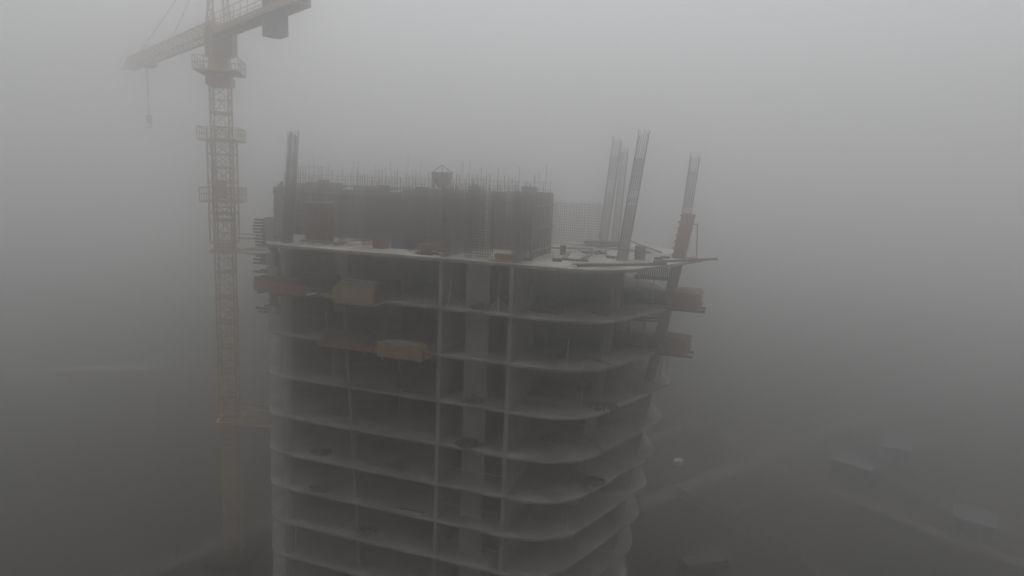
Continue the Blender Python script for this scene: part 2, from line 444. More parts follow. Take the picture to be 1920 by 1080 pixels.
plank(-2.0, 0.55, -0.5, 0.62, 'pale plank in front of the core between pier mat and wall mat, nearest the edge', 'timber', w=0.2, th=0.08)
def drum(u, v, z, label, m='steel', r=0.3, h=0.9):
    t = thing('drum', label, 'drum', W(u, v, z), 0)
    mb = MB(); n = 16
    prof = [(r * .98, 0), (r, .02), (r, h * .32), (r * 1.05, h * .34), (r, h * .36), (r, h * .64), (r * 1.05, h * .66), (r, h * .68), (r, h - .02), (r * .98, h)]
    for (rr, zz) in prof:
        for k in range(n): mb.v.append((rr * math.cos(2 * math.pi * k / n), rr * math.sin(2 * math.pi * k / n), zz))
    for a in range(len(prof) - 1):
        for k in range(n): mb.f.append((a * n + k, a * n + (k + 1) % n, (a + 1) * n + (k + 1) % n, (a + 1) * n + k))
    mb.f.append(tuple(reversed(range(n)))); mb.build('barrel', m, t)
    mb = MB(); mb.v = [(r * .9 * math.cos(2 * math.pi * k / n), r * .9 * math.sin(2 * math.pi * k / n), h - .04) for k in range(n)]; mb.f = [tuple(range(n))]; mb.build('lid', m, t)
    return t
drum(7.3, 8.9, D0, 'dark steel drum standing right of the tall leaning rebar cage', 'dark', 0.42, 1.05)
drum(1.4, 8.0, D0, 'small dark drum standing beside the smooth grey formwork', 'dark', 0.25, 0.75)
def crate(name, u, v, z, s, label, m, rz=0.0, cat='box'):
    t = thing(name, label, cat, W(u, v, z), rz - A)
    x, y, h = s[0] / 2, s[1] / 2, s[2]
    n = 3
    for k in range(n):
        z0, z1 = h * k / n + 0.01, h * (k + 1) / n - 0.015
        for sy in (-1, 1): MB().box(-x, x, sy * y - 0.015, sy * y + 0.015, z0, z1).build('board', m, t)
        for sx in (-1, 1): MB().box(sx * x - 0.015, sx * x + 0.015, -y + 0.02, y - 0.02, z0, z1).build('board', m, t)
    MB().box(-x + .02, x - .02, -y + .02, y - .02, 0.02, 0.05).build('base', m, t)
    MB().box(-x + .03, x - .03, -y + .03, y - .03, 0.05, h * 0.9).build('contents', 'rubble', t)
    return t
crate('gear_crate', -12.0, 3.1, D0, (1.0, 0.7, 0.65), 'red crate on the left part of the deck in front of the rebar mat', 'red')
crate('gear_crate', -10.9, 3.9, D0, (1.0, 0.7, 0.8), 'dark blue crate right of the red crate on the left deck', 'blue', 0.2)
crate('gear_crate', -10.0, 4.2, D0, (1.6, 0.9, 0.7), 'dark timber crate left of the slanting pale plank on the deck', 'dark', -0.1)
for k, (u, v, lab) in enumerate(((0.2, 2.6, 'small dark timber offcut nearest the smooth grey formwork on the deck'), (2.2, 3.2, 'dark timber offcut in front of the plank parallel to the edge'), (9.0, 11.0, 'short dark offcut lying left of the rust brown column form'), (8.6, 9.6, 'dark offcut beside the drum near the right deck edge'), (5.2, 8.2, 'dark offcut lying left of the tall leaning rebar cage'))):
    plank(u - .3, v, u + .35, v + rnd.uniform(-.4, .4), lab, w=0.28, th=0.2, name='timber_offcut')

# -------- loading platforms with stacked material
def platform(label, u0_, u1_, v0_, v1_, z, side='front', board='pink', hb=0.9):
    """outrigger deck; `side` is the edge that hangs out"""
    t = thing('loading_platform', label, 'platform', W(0, 0, 0), -A)
    if side == 'front':
        for u in (u0_ + 0.5, (u0_ + u1_) / 2, u1_ - 0.5): MB().box(u - 0.07, u + 0.07, v0_ - 0.15, v1_ + 1.6, z - 0.22, z - 0.06).build('outrigger_beam', 'steel', t)
    else:
        for v in (v0_ + 0.4, v1_ - 0.4): MB().box(min(u0_, u1_) - (0.55 if side == 'left' else 1.5), max(u0_, u1_) + (0.55 if side == 'right' else 1.5), v - 0.1, v + 0.1, z - 0.26, z - 0.06).build('outrigger_beam', 'dark', t)
    n = max(3, round((u1_ - u0_) / 0.6)); w = (u1_ - u0_) / n
    for k in range(n): MB().box(u0_ + k * w + .01, u0_ + (k + 1) * w - .01, v0_, v1_, z - 0.055, z).build('deck_board', 'timber', t)
    nb = 4
    for k in range(nb):
        z0, z1 = z + 0.01 + hb * k / nb, z + hb * (k + 1) / nb - 0.012
        j = rnd.uniform(-.05, .05)
        if side == 'front':
            MB().box(u0_ + j, u1_ + j, v0_ - 0.04, v0_, z0, z1).build('side_board', board, t)
        else:
            MB().box(u0_ + .02 + j, u1_ - .02 + j, v0_ - 0.05, v0_ - .01, z0, z1).build('side_board', board, t)
    return rebase(t, (u0_ + u1_) / 2, (v0_ + v1_) / 2, z - 0.26)
def stack(name, label, u, v, z, L, w, th, nx, nz, m, rz=0.0, cat='timber stack', piece='board', jit=0.06):
    t = thing(name, label, cat, W(u, v, z), rz - A)
    me = MB().rbox((0, 0, th / 2), (L, w, th)).mesh(piece, m)
    for k in range(nz):
        for i in range(nx):
            if k == nz - 1 and rnd.random() < 0.3: continue
            o = link(piece, me, t, (rnd.uniform(-jit * 3, jit * 3), (i - (nx - 1) / 2) * (w * 1.15) + rnd.uniform(-.02, .02), k * (th + 0.004)))
            o.rotation_euler = (0, 0, rnd.uniform(-.03, .03))
    return t
Z1, Z2 = H[1] + T, H[2] + T
platform('red boarded loading platform hung out at the left end of the second slab', -20.2, -15.4, -1.7, -0.1, Z1 + 0.15, board='pink', hb=0.75)
platform('yellow boarded loading platform hung out of the wide bay on the second slab', -13.2, -9.8, -1.7, -0.1, Z1 - 0.1, board='ply', hb=1.3)
platform('red boarded loading platform hung out of the third slab left of the yellow one', -14.6, -9.9, -1.7, -0.1, Z2 + 0.0, board='pink', hb=0.42)
platform('yellow boarded loading platform hung out of the third slab beside the first cross wall', -9.5, -5.9, -1.7, -0.1, Z2 - 0.2, board='ply', hb=1.1)
platform('orange boarded loading platform at the right end of the second slab', 10.2, 11.9, 8.2, 10.6, Z1 + 0.1, 'right', 'rust', 1.15)
platform('orange boarded loading platform at the right end of the third slab', 9.8, 11.3, 8.2, 10.6, Z2 + 0.0, 'right', 'rust', 1.15)
stack('timber_stack', 'stack of dark battens on the red platform at the left end of the second slab', -18.3, -0.9, Z1 + 0.15, 3.8, 0.14, 0.12, 8, 8, 'dark')
stack('timber_stack', 'stack of grey tubes and battens on the yellow platform of the second slab', -11.5, -0.9, Z1 - 0.1, 2.6, 0.12, 0.12, 9, 13, 'steel')
stack('timber_stack', 'stack of dark battens on the red platform of the third slab', -12.3, -0.9, Z2 + 0.0, 3.6, 0.14, 0.12, 8, 8, 'dark')
stack('timber_stack', 'low stack of battens on the yellow platform of the third slab', -7.7, -0.9, Z2 - 0.2, 2.9, 0.14, 0.12, 8, 8, 'timber')
stack('timber_stack', 'stack of timber on the orange platform at the right end of the second slab', 11.1, 9.4, Z1 + 0.1, 1.7, 0.2, 0.1, 10, 13, 'timber', jit=0.09)
stack('timber_stack', 'stack of timber on the orange platform at the right end of the third slab', 10.6, 9.4, Z2 + 0.0, 1.5, 0.2, 0.1, 10, 12, 'timber', jit=0.09)
# dark form beams hung in racks under the slabs on the right
def beam_rack(label, u, v, z, L, n, rz):
    t = thing('beam_rack', label, 'rack', W(u, v, z), rz - A)
    me = MB().box(-0.05, 0.05, -0.7, 0.7, 0.0, 0.75).mesh('form_beam', 'dark')
    for k in range(n):
        o = link('form_beam', me, t, (-L / 2 + L * k / (n - 1), rnd.uniform(-.1, .1), rnd.uniform(0, .12)))
    for y in (-0.6, 0.6): MB().box(-L / 2 - .3, L / 2 + .3, y - .06, y + .06, -0.14, 0.0).build('bearer', 'dark', t)
    for x in (-L / 2, 0, L / 2):
        for y in (-0.6, 0.6): MB().bar((x, y, -(z - Z_under)), (x, y, -0.14), 0.035).build('leg', 'zinc', t)
    return t
Z_under = Z1
beam_rack('rack of dark form beams between the right columns under the top deck', 8.1, 12.6, Z1 + 1.75, 2.7, 17, 0.12)
beam_rack('low rack of dark form beams on the second slab left of the right edge column', 7.6, 9.0, Z1 + 0.35, 3.4, 22, 0.12)
Z_under = Z2
beam_rack('rack of dark form beams between the right columns under the second slab', 7.6, 12.4, Z2 + 1.75, 2.5, 15, 0.12)
beam_rack('low rack of dark form beams on the third slab left of the right edge column', 7.0, 9.0, Z2 + 0.35, 3.6, 22, 0.12)

# left end: side formwork and beams sticking out beyond the corner
formwork('side_formwork', 'brown side formwork hung outside the left end below the top deck', (-21.9, 2.4), (-20.9, 1.9), 2.0, mtl='dark', wpan=1.0, loc_z=H[1] + 1.35, seed=8)
formwork('side_formwork', 'brown side formwork hung outside the left end below the second slab', (-22.0, 2.4), (-20.9, 1.9), 2.0, mtl='dark', wpan=1.1, loc_z=H[2] + 1.2, seed=9)
def side_beams(label, u, v, z, L, rows, gap, m='dark'):
    t = thing('outrigger_stack', label, 'beam stack', W(u, v, z), -A)
    me = MB().rbox((0, 0, 0), (L, 0.2, 0.14)).mesh('beam', m)
    for k in range(rows):
        for y in (-0.45, 0.45): link('beam', me, t, (rnd.uniform(-.18, .18), y, k * gap))
    MB().box(0.1, L / 2, -0.6, 0.6, -0.1, rows * gap).build('backing_board', 'form', t)
    return t
side_beams('tall stack of timber beams jutting left beside the top deck formwork', -22.2, 2.6, ZT - 0.3, 2.0, 9, 0.26)
side_beams('three beams jutting left just below the top deck', -22.0, 2.3, ZT - 1.75, 2.1, 3, 0.3)
side_beams('pair of thick beams jutting left above the second slab', -21.8, 2.2, ZT - 2.95, 2.3, 2, 0.5)
side_beams('pair of beams jutting left just above the third slab', -21.8, 2.2, H[2] + 1.25, 2.0, 2, 0.28)

# -------- steel props
def make_prop(z0, hgt, u, v, label, tripod=False):
    t = thing('steel_prop', label, 'prop', W(u, v, z0), 0)
    MB().box(-0.09, 0.09, -0.09, 0.09, 0, 0.012).build('base_plate', 'zinc', t)
    MB().bar((0, 0, 0.012), (0, 0, hgt * 0.55), 0.038, 8).build('outer_tube', 'zinc', t)
    MB().bar((0, 0, hgt * 0.55), (0, 0, hgt - 0.012), 0.026, 8).build('inner_tube', 'steel', t)
    MB().bar((0, 0, hgt * 0.53), (0, 0, hgt * 0.60), 0.06, 8).build('collar', 'zinc', t)
    MB().box(-0.09, 0.09, -0.09, 0.09, hgt - 0.012, hgt).build('head_plate', 'steel', t)
    if tripod:
        for k in range(3):
            a = R(20 + 120 * k); MB().bar((0.04 * math.cos(a), 0.04 * math.sin(a), 0.95), (0.85 * math.cos(a), 0.85 * math.sin(a), 0.02), 0.035).build('tripod_leg', 'zinc', t)
    return t
def sh(i): return H[i - 1] + B - (H[i] + T)
props = [(1, 3.1, 2.9, 0, 'thin prop under the top deck right of the middle cross wall'), (1, 6.1, 4.6, 0, 'thin prop under the top deck in front of the leaning column'),
         (1, -9.8, 2.6, 0, 'prop with bright collar in the wide bay under the top deck'), (1, -4.95, 0.75, 1, 'tripod prop in the left core opening under the top deck'),
         (1, -1.2, 0.75, 1, 'tripod prop in the right core opening under the top deck'), (2, 3.9, 1.1, 0, 'prop at the edge of the third slab right of the cross wall'),
         (2, 6.0, 3.5, 0, 'prop on the third slab in front of the leaning column'), (2, -10.6, 1.2, 0, 'prop on the third slab above the yellow platform'),
         (2, -16.0, 1.6, 0, 'prop on the third slab left of the thin column'), (3, 4.6, 3.2, 0, 'prop on the fourth slab under the curved corner'),
         (3, 6.8, 8.4, 0, 'prop on the fourth slab behind the leaning column'), (3, 7.6, 7.4, 0, 'prop near the right edge of the fourth slab, left of the last pair'),
         (3, 9.3, 11.5, 0, 'prop at the right tip of the fourth slab beside the column'), (3, 9.7, 12.2, 0, 'outermost prop at the right tip of the fourth slab'),
         (1, -17.6, 3.0, 0, 'prop behind the red platform at the left end of the second slab'), (3, -16.0, 2.4, 0, 'prop in the wide bay of the fourth slab left of the thin column'),
         (6, 4.2, 2.6, 0, 'prop under the curved corner of the sixth slab'), (1, -12.2, 4.2, 0, 'prop deep in the wide bay under the top deck'), (2, -8.3, 3.2, 0, 'prop on the third slab behind the yellow platform')]
for i, u, v, tri, lab in props: make_prop(H[i] + T, sh(i), u, v, lab, bool(tri))

# ladder frame leaning on the cross wall under the deck
t = thing('steel_ladder', 'steel ladder leaning against the middle cross wall under the top deck', 'ladder', W(0.9, 3.6, Z1), -A)
for y in (-0.35, 0.35): MB().bar((0.6, y, 0), (-0.45, y, 2.3), 0.035).build('rail', 'zinc', t)
for k in range(8):
    f = (k + .7) / 8.4; MB().bar((0.6 - 1.05 * f, -0.35, 2.3 * f), (0.6 - 1.05 * f, 0.35, 2.3 * f), 0.02).build('rung', 'zinc', t)

# rubble and litter on the floors
def heap(i, u, v, r, h, label, n=60):
    mb = MB()
    for k in range(n):
        a, d = rnd.uniform(0, 6.28), r * math.sqrt(rnd.random()); z = h * max(0.08, 1 - d / r) * rnd.random()
        s = rnd.uniform(.08, .26); mb.rbox((d * math.cos(a), d * math.sin(a) * .7, z + s * .3), (s, s * rnd.uniform(.5, 1.4), s * .7), (rnd.uniform(-.5, .5), rnd.uniform(-.5, .5), rnd.uniform(0, 3)))
    o = mb.build('rubble_heap', 'rubble'); o.location = W(u, v, H[i] + T); o['kind'] = 'stuff'; tag(o, label, 'rubble'); return o
heap(3, -2.9, 0.8, 0.85, 0.5, 'dark rubble heap in front of the core pier on the fourth slab')
heap(4, -3.2, 0.8, 1.1, 0.45, 'dark rubble heap in front of the core pier on the fifth slab')
heap(1, -2.7, 0.9, 0.7, 0.35, 'dark rubble heap in front of the core pier on the second slab')
heap(4, -15.2, 2.8, 1.5, 0.45, 'dark debris heap at the foot of the thin column on the fifth slab', 90)
heap(2, -14.3, 2.4, 1.6, 0.5, 'dark debris heap behind the red platform on the third slab', 90)
heap(5, -16.4, 1.2, 0.9, 0.4, 'small debris heap in the wide bay of the sixth slab')
heap(3, 6.0, 3.8, 1.3, 0.25, 'flat debris spread under the curved corner of the fourth slab', 70)
heap(5, 5.1, 5.0, 1.3, 0.3, 'flat debris spread beside the leaning column on the sixth slab', 70)
heap(6, -16.2, 0.9, 0.9, 0.35, 'small debris heap in the wide bay of the seventh slab')
def fplank(i, *a, **k): return plank(*a, z=H[i] + T, **k)
fplank(1, 0.6, 2.4, 3.0, 1.7, 'dark plank on the second slab right of the middle cross wall', w=0.3)
fplank(1, 4.2, 4.3, 6.2, 2.8, 'dark plank near the curved edge of the second slab', w=0.25)
fplank(2, 4.4, 4.2, 6.6, 3.0, 'dark plank near the curved edge of the third slab', w=0.25)
fplank(4, -14.8, 0.6, -12.6, 1.0, 'pale board lying in the wide bay of the fifth slab', 'timber', w=0.4)
fplank(6, 0.2, 0.7, 2.4, 0.55, 'pale board at the edge of the seventh slab right of the cross wall', 'zinc', w=0.35, th=0.1)
fplank(7, 0.3, 0.7, 2.4, 0.55, 'pale board at the edge of the eighth slab right of the cross wall', 'zinc', w=0.35, th=0.1)
fplank(4, 5.0, 5.6, 6.4, 3.4, 'dark board lying under the curved corner of the fifth slab', w=0.4)

# more gear on the deck and floors
def bundle(label, u, v, z, L, rz, n=16):
    t = thing('rebar_bundle', label, 'rebar bundle', W(u, v, z), rz - A)
    for x in (-L * .3, L * .3): MB().box(x - .05, x + .05, -.35, .35, 0, .09).build('bearer', 'timber', t)
    mb = MB()
    for k in range(n): mb.bar((-L / 2 + rnd.uniform(-.3, .3), rnd.uniform(-.25, .25), .11 + rnd.random() * .14), (L / 2 + rnd.uniform(-.3, .3), rnd.uniform(-.25, .25), .11 + rnd.random() * .14), .018)
    o = mb.build('bars', 'rebar', t); o['kind'] = 'stuff'
    return t
bundle('rebar bundle lying between the rebar mesh and the pair of far cages', 0.6, 11.5, D0, 4.5, 0.5)
bundle('rebar bundle lying at the back of the deck left of the drum', 5.2, 13.5, D0, 5.0, -0.3)
bundle('rebar bundle lying at the left deck edge in front of the red panels', -16.8, 2.4, D0, 3.6, 0.1)
stack('timber_stack', 'low timber stack on the deck in front of the far pair of cages', 2.6, 17.5, D0, 3.0, 0.2, 0.12, 5, 4, 'dark', 0.3)
stack('timber_stack', 'low timber stack on the deck left of the tall wall mat', -8.0, 4.2, D0, 2.4, 0.2, 0.12, 4, 4, 'timber', -0.2)
stack('timber_stack', 'small pale timber stack between the pier mat and the wall mat', -1.3, 2.2, D0, 1.5, 0.16, 0.1, 4, 4, 'timber', 0.05)
t = thing('concrete_skip', 'dark concrete skip standing on the walkway above the back formwork', 'skip', W(-10.4, 10.6, 49.05), -A)
mb = MB(); n8 = 12
for rr, zz in ((.35, .2), (.85, .9), (.95, 1.5)):
    for k in range(n8): mb.v.append((rr * math.cos(2 * math.pi * k / n8), rr * math.sin(2 * math.pi * k / n8), zz))
for a_ in range(2):
    for k in range(n8): mb.f.append((a_ * n8 + k, a_ * n8 + (k + 1) % n8, (a_ + 1) * n8 + (k + 1) % n8, (a_ + 1) * n8 + k))
mb.f.append(tuple(reversed(range(n8)))); mb.build('hopper', 'form', t)
for k in range(4):
    a_ = R(45 + 90 * k); MB().bar((.8 * math.cos(a_), .8 * math.sin(a_), 0), (.8 * math.cos(a_), .8 * math.sin(a_), 1.0), .05).build('leg', 'steel', t)
mb = MB(); mb.bar((-.9, 0, 1.5), (0, 0, 2.1), .04); mb.bar((.9, 0, 1.5), (0, 0, 2.1), .04); mb.build('bail', 'steel', t)
t = thing('formwork_walkway', 'timber walkway on brackets along the top of the back formwork', 'walkway', W(-17, 10.4, 0), -A)
for k in range(12): MB().box(-9 + k * 1.25, -9 + k * 1.25 + 1.22, -.45, .85, 48.97 + rnd.uniform(-.01, .01), 49.03).build('board', 'timber', t)
for k in range(9): MB().box(-8.9 + k * 1.8, -8.8 + k * 1.8, -.4, .8, 48.8, 48.95).build('bracket', 'steel', t)
for k in range(9): MB().bar((-8.85 + k * 1.8, .75, D0), (-8.85 + k * 1.8, .75, 49.9), .035).build('post', 'zinc', t)
MB().bar((-9, .75, 49.85), (6, .75, 49.85), .03).build('handrail', 'zinc', t)
for c in t.children: c.location.z -= D0
t.location = W(-17, 10.4, D0)
for i, u, v, r_, h_, lab in ((6, 2.0, 3.6, .8, .2, 'small debris patch behind the cross wall on the seventh slab'), (2, 2.4, 3.4, 1.0, .2, 'flat debris patch on the third slab right of the cross wall'), (3, -9.0, 2.0, .9, .3, 'debris patch in the wide bay of the fourth slab'),
                              (5, -9.4, 1.6, .9, .3, 'debris patch right of the middle of the wide bay on the sixth slab'), (1, 2.6, 5.6, 1.0, .3, 'debris patch deep under the top deck right of the ladder'), (4, 2.2, 4.4, .9, .2, 'debris patch under the curve of the fifth slab, near the cross wall'),
                              (7, -12.0, 1.2, .9, .3, 'debris patch in the wide bay of the eighth slab'), (0, 3.4, 10.4, 1.0, .25, 'debris patch in the middle of the top deck'), (0, -7.2, 1.6, .9, .3, 'debris patch at the deck edge left of the tall wall mat')):
    heap(i, u, v, r_, h_, lab, 45)
fplank(3, -8.6, .7, -6.2, .9, 'dark plank lying at the edge of the fourth slab left of the cross wall', w=0.25)
fplank(5, -11.6, .8, -9.2, 1.4, 'pale board lying in the wide bay of the sixth slab', 'timber', w=0.35)
fplank(3, .6, 1.8, 2.8, 2.6, 'pale plank on the fourth slab right of the cross wall', 'timber', w=0.25)
fplank(6, -9.0, .6, -6.6, .7, 'dark plank at the edge of the seventh slab left of the cross wall', w=0.3)
for i, u, v, lab in ((2, 1.6, 3.6, 'prop on the third slab close behind the cross wall'), (1, .9, 1.4, 'prop under the top deck just right of the middle cross wall'), (4, -9.0, 2.2, 'prop in the wide bay of the fifth slab'), (3, -8.4, 3.0, 'prop in the wide bay of the fourth slab right of centre'),
                     (1, 8.6, 8.0, 'prop under the top deck right of the leaning column'), (2, 8.2, 8.0, 'prop on the third slab right of the leaning column'), (1, -15.6, 1.2, 'prop between the red and yellow platforms of the second slab')):
    make_prop(H[i] + T, sh(i), u, v, lab)

# ------------------------------------------------------------------ tower crane
CX, CY = -25.3, 58.0
crane = thing('tower_crane', 'tall lattice tower crane tied to the left side of the concrete tower', 'crane', (CX, CY, 0), 0)
ROT = R(12)
def rot(p): return (p[0] * math.cos(ROT) - p[1] * math.sin(ROT), p[0] * math.sin(ROT) + p[1] * math.cos(ROT), p[2])
def section_mesh(s, h, m, flip, chord=0.078, br=0.04):
    mb = MB(); c = [(-s, -s), (s, -s), (s, s), (-s, s)]
    for x, y in c: mb.bar(rot((x, y, 0)), rot((x, y, h)), chord)
    for k in range(4):
        a, b = c[k], c[(k + 1) % 4]
        P = lambda q, z: rot((q[0], q[1], z))
        mid = ((a[0] + b[0]) / 2, (a[1] + b[1]) / 2)
        for z in (0.06, h - 0.06, h * 0.5): mb.bar(P(a, z), P(b, z), br * (1.0 if z == h * 0.5 else 1.7))
        if flip: mb.bar(P(a, 0.06), P(b, h * .5), br); mb.bar(P(b, h * .5), P(a, h - 0.06), br)
        else:
            mb.bar(P(mid, h * .5), P(a, 0.06), br); mb.bar(P(mid, h * .5), P(b, 0.06), br); mb.bar(P(a, h * .5), P(b, h - .06), br)
    # ladder inside
    for x in (-0.2, 0.2): mb.bar(rot((x, s * .5, 0)), rot((x, s * .5, h)), 0.02)
    for k in range(7): mb.bar(rot((-0.2, s * .5, .15 + k * h / 7)), rot((0.2, s * .5, .15 + k * h / 7)), 0.015)
    return mb.mesh('mast_section', m)
SH = 43.0 / 19
sm = [section_mesh(0.72, SH, 'crane', False), section_mesh(0.72, SH, 'crane', True), section_mesh(0.72, SH, 'cranered', True)]
for k in range(19): link('mast_section', sm[(k * 2 + k // 3) % 3], crane, (0, 0, k * SH))
MB().box(-2, 2, -2, 2, DROP - 0.6, DROP + 0.25).build('foundation', 'ground', crane)
# climbing cage with two work platforms
mb = MB(); s = 1.0
for z0 in (43.75, 46.3, 48.9, 51.3):
    z1 = {43.75: 46.3, 46.3: 48.9, 48.9: 51.3, 51.3: 52.6}[z0]
    c = [(-s, -s), (s, -s), (s, s), (-s, s)]
    for k in range(4):
        a, b = c[k], c[(k + 1) % 4]
        mb.bar(rot((*a, z0)), rot((*a, z1)), 0.075); mb.bar(rot((*a, z0)), rot((*b, z0)), 0.08)
        mb.bar(rot((*a, z0)), rot((*b, z1)), 0.035); mb.bar(rot((*a, z1)), rot((*b, z1)), 0.05)
mb.build('climbing_cage', 'crane', crane)
def ring_platform(z, half, inner, hr, m='crane'):
    p = MB()
    for (x0, x1, y0, y1) in ((-half, half, -half, -inner), (-half, half, inner, half), (-half, -inner, -inner, inner), (inner, half, -inner, inner)):
        q = [rot((x, y, 0)) for x, y in ((x0, y0), (x1, y0), (x1, y1), (x0, y1))]
        p.quadbox([(a, b, z) for a, b, _ in q] + [(a, b, z + 0.12) for a, b, _ in q])
    o = p.build('platform', m, crane)
    g = MB(); c = [(-half, -half), (half, -half), (half, half), (-half, half)]
    for k in range(4):
        a, b = c[k], c[(k + 1) % 4]
        for j in range(5):
            t_ = j / 4; x, y = a[0] + (b[0] - a[0]) * t_, a[1] + (b[1] - a[1]) * t_
            g.bar(rot((x, y, z + .12)), rot((x, y, z + hr)), 0.04)
        for zz in (hr * .55, hr): g.bar(rot((*a, z + zz)), rot((*b, z + zz)), 0.04)
    g.build('guard_rail', m, o)
    return o
ring_platform(52.4, 1.62, 1.05, 1.1)
ring_platform(47.25, 1.6, 1.05, 1.25)
MB().rbox((0.1, -0.6, 48.3), (0.6, 0.5, 1.5)).build('hydraulic_pump', 'cab', crane)
ring_platform(58.0, 1.75, 0.8, 1.15)
mb = MB(); mb.quadbox([rot((x * .98, y * .98, z)) for z in (57.0, 57.65) for x, y in ((-1, -1), (1, -1), (1, 1), (-1, 1))]); mb.build('slewing_base', 'cranered', crane)
mb = MB(); mb.quadbox([rot((x * q, y * q, z)) for z, q in ((57.65, .85), (59.3, .72)) for x, y in ((-1, -1), (1, -1), (1, 1), (-1, 1))]); mb.build('turntable', 'crane', crane)
# upper works, turned so that the jib points away to the left
JD = Vector((-0.675, 0.738, 0)); JN = Vector((JD.y, -JD.x, 0))     # along the jib, across it
def J(a, b, z): return tuple(JD * a + JN * b + Vector((0, 0, z)))
mb = MB()
for a in (-.8, .8):
    for b in (-.8, .8): mb.bar(J(a, b, 59.3), J(a, b, 61.9), 0.12)
for z in (59.35, 60.6, 61.9):
    for q in (-.8, .8): mb.bar(J(-.8, q, z), J(.8, q, z), .08); mb.bar(J(q, -.8, z), J(q, .8, z), .08)
tt = mb.build('slewing_tower', 'crane', crane)
MB().quadbox([J(a, b, z) for z in (59.45, 61.8) for a, b in ((-.72, -.72), (.72, -.72), (.72, .72), (-.72, .72))]).build('side_cladding', 'cab', tt)
cb = MB().quadbox([J(a, b, z) for z in (59.6, 61.7) for a, b in ((.0, .84), (1.5, .84), (1.5, 1.5), (.0, 1.5))]).build('cab', 'cab', crane)
MB().quadbox([J(a, b, z) for z in (60.4, 61.5) for a, b in ((1.5, .9), (1.53, .9), (1.53, 1.44), (1.5, 1.44))]).build('window', 'glass', cb)
MB().quadbox([J(a, b, z) for z in (60.4, 61.5) for a, b in ((.3, 1.5), (1.4, 1.5), (1.4, 1.53), (.3, 1.53))]).build('window', 'glass', cb)
mb = MB(); top = 68.5
for a in (-.75, .75):
    for b in (-.75, .75): mb.bar(J(a, b, 61.9), J(a * .25, b * .3, top), 0.09)
for k in range(1, 6):
    f, g = k / 6, (k - 1) / 6
    for b in (-1, 1): mb.bar(J(-.75 * (1 - .75 * f), .75 * b * (1 - .7 * f), 61.9 + 6.6 * f), J(.75 * (1 - .75 * f), .75 * b * (1 - .7 * f), 61.9 + 6.6 * f), .05); mb.bar(J(-.75 * (1 - .75 * f), .75 * b * (1 - .7 * f), 61.9 + 6.6 * f), J(.75 * (1 - .75 * g), .75 * b * (1 - .7 * g), 61.9 + 6.6 * g), .045)
mb.build('tower_head', 'crane', crane)
mb = MB(); jl, jh, jb, jz = 31.0, 1.35, 0.6, 61.15
for b in (-jb, jb): mb.bar(J(.8, b, jz), J(jl, b, jz), 0.1)
mb.bar(J(.8, 0, jz + jh), J(jl, 0, jz + jh), 0.1)
n = 20; st = (jl - .8) / n
for k in range(n):
    x = .8 + k * st
    mb.bar(J(x, -jb, jz), J(x, jb, jz), .05); mb.bar(J(x, -jb, jz), J(x + st, jb, jz), .04)
    for b in (-jb, jb): mb.bar(J(x, b, jz), J(x + st / 2, 0, jz + jh), .05); mb.bar(J(x + st / 2, 0, jz + jh), J(x + st, b, jz), .05)
mb.build('jib', 'crane', crane)
mb = MB(); cl = 15.6
for b in (-.65, .65): mb.quadbox([J(a, b + q, z) for z in (61.0, 61.5) for a, q in ((-.8, -.08), (-cl, -.08), (-cl, .08), (-.8, .08))])
for k in range(12): x = -.8 - k * (cl - .9) / 11; mb.bar(J(x, -.65, 61.2), J(x, .65, 61.2), .07)
mb.quadbox([J(a, b, z) for z in (61.42, 61.48) for a, b in ((-.9, -.56), (-cl, -.56), (-cl, .56), (-.9, .56))])
cj = mb.build('counter_jib', 'crane', crane)
g = MB()
for b in (-.72, .72):
    for k in range(11): x = -1.2 - k * (cl - 1.6) / 10; g.bar(J(x, b, 61.4), J(x, b, 62.55), .035)
    for z in (62.0, 62.55): g.bar(J(-1.2, b, z), J(-cl + .4, b, z), .035)
g.build('guard_rail', 'crane', cj)
wt = MB().quadbox([J(a, b, z) for z in (59.55, 62.3) for a, b in ((-10.6, -.62), (-12.2, -.62), (-12.2, .62), (-10.6, .62))])
wo = wt.build('counterweight', 'weight', crane)
for k in range(1, 5):
    x = -10.6 - k * .32
    MB().quadbox([J(a, b, z) for z in (59.6, 62.25) for a, b in ((x - .015, -.66), (x + .015, -.66), (x + .015, .66), (x - .015, .66))]).build('plate_joint', 'dark', wo)
MB().quadbox([J(a, b, z) for z in (61.5, 62.9) for a, b in ((-12.9, -.5), (-14.6, -.5), (-14.6, .5), (-12.9, .5))]).build('winch_housing', 'cranered', crane)
mb = MB(); mb.bar(J(0, 0, top - .1), J(25, 0, jz + jh), .035); mb.bar(J(0, 0, top - .1), J(13, 0, jz + jh), .03)
for b in (-.5, .5): mb.bar(J(0, b * .3, top - .1), J(-cl + 1.5, b, 61.6), .035)
mb.build('pendant_line', 'steel', crane)
tx = 22.5
MB().quadbox([J(a, b, z) for z in (jz - .45, jz - .12) for a, b in ((tx - .9, -.8), (tx + .9, -.8), (tx + .9, .8), (tx - .9, .8))]).build('trolley', 'crane', crane)
mb = MB()
for q in (-.25, .25): mb.bar(J(tx + q, 0, 55.6), J(tx + q, 0, jz - .4), .03)
mb.build('hoist_rope', 'steel', crane)
hk = MB().rbox(J(tx, 0, 55.2), (.5, .35, .9)).build('hook_block', 'crane', crane)
mb = MB(); p0 = Vector(J(tx, 0, 54.75))
for k in range(7):
    a0, a1 = R(90 - 40 * k), R(90 - 40 * (k + 1)); c0 = p0 + Vector((0, 0, -.25))
    mb.bar(c0 + Vector((math.cos(a0), 0, math.sin(a0))) * .22, c0 + Vector((math.cos(a1), 0, math.sin(a1))) * .22, .05)
mb.build('hook', 'steel', hk)
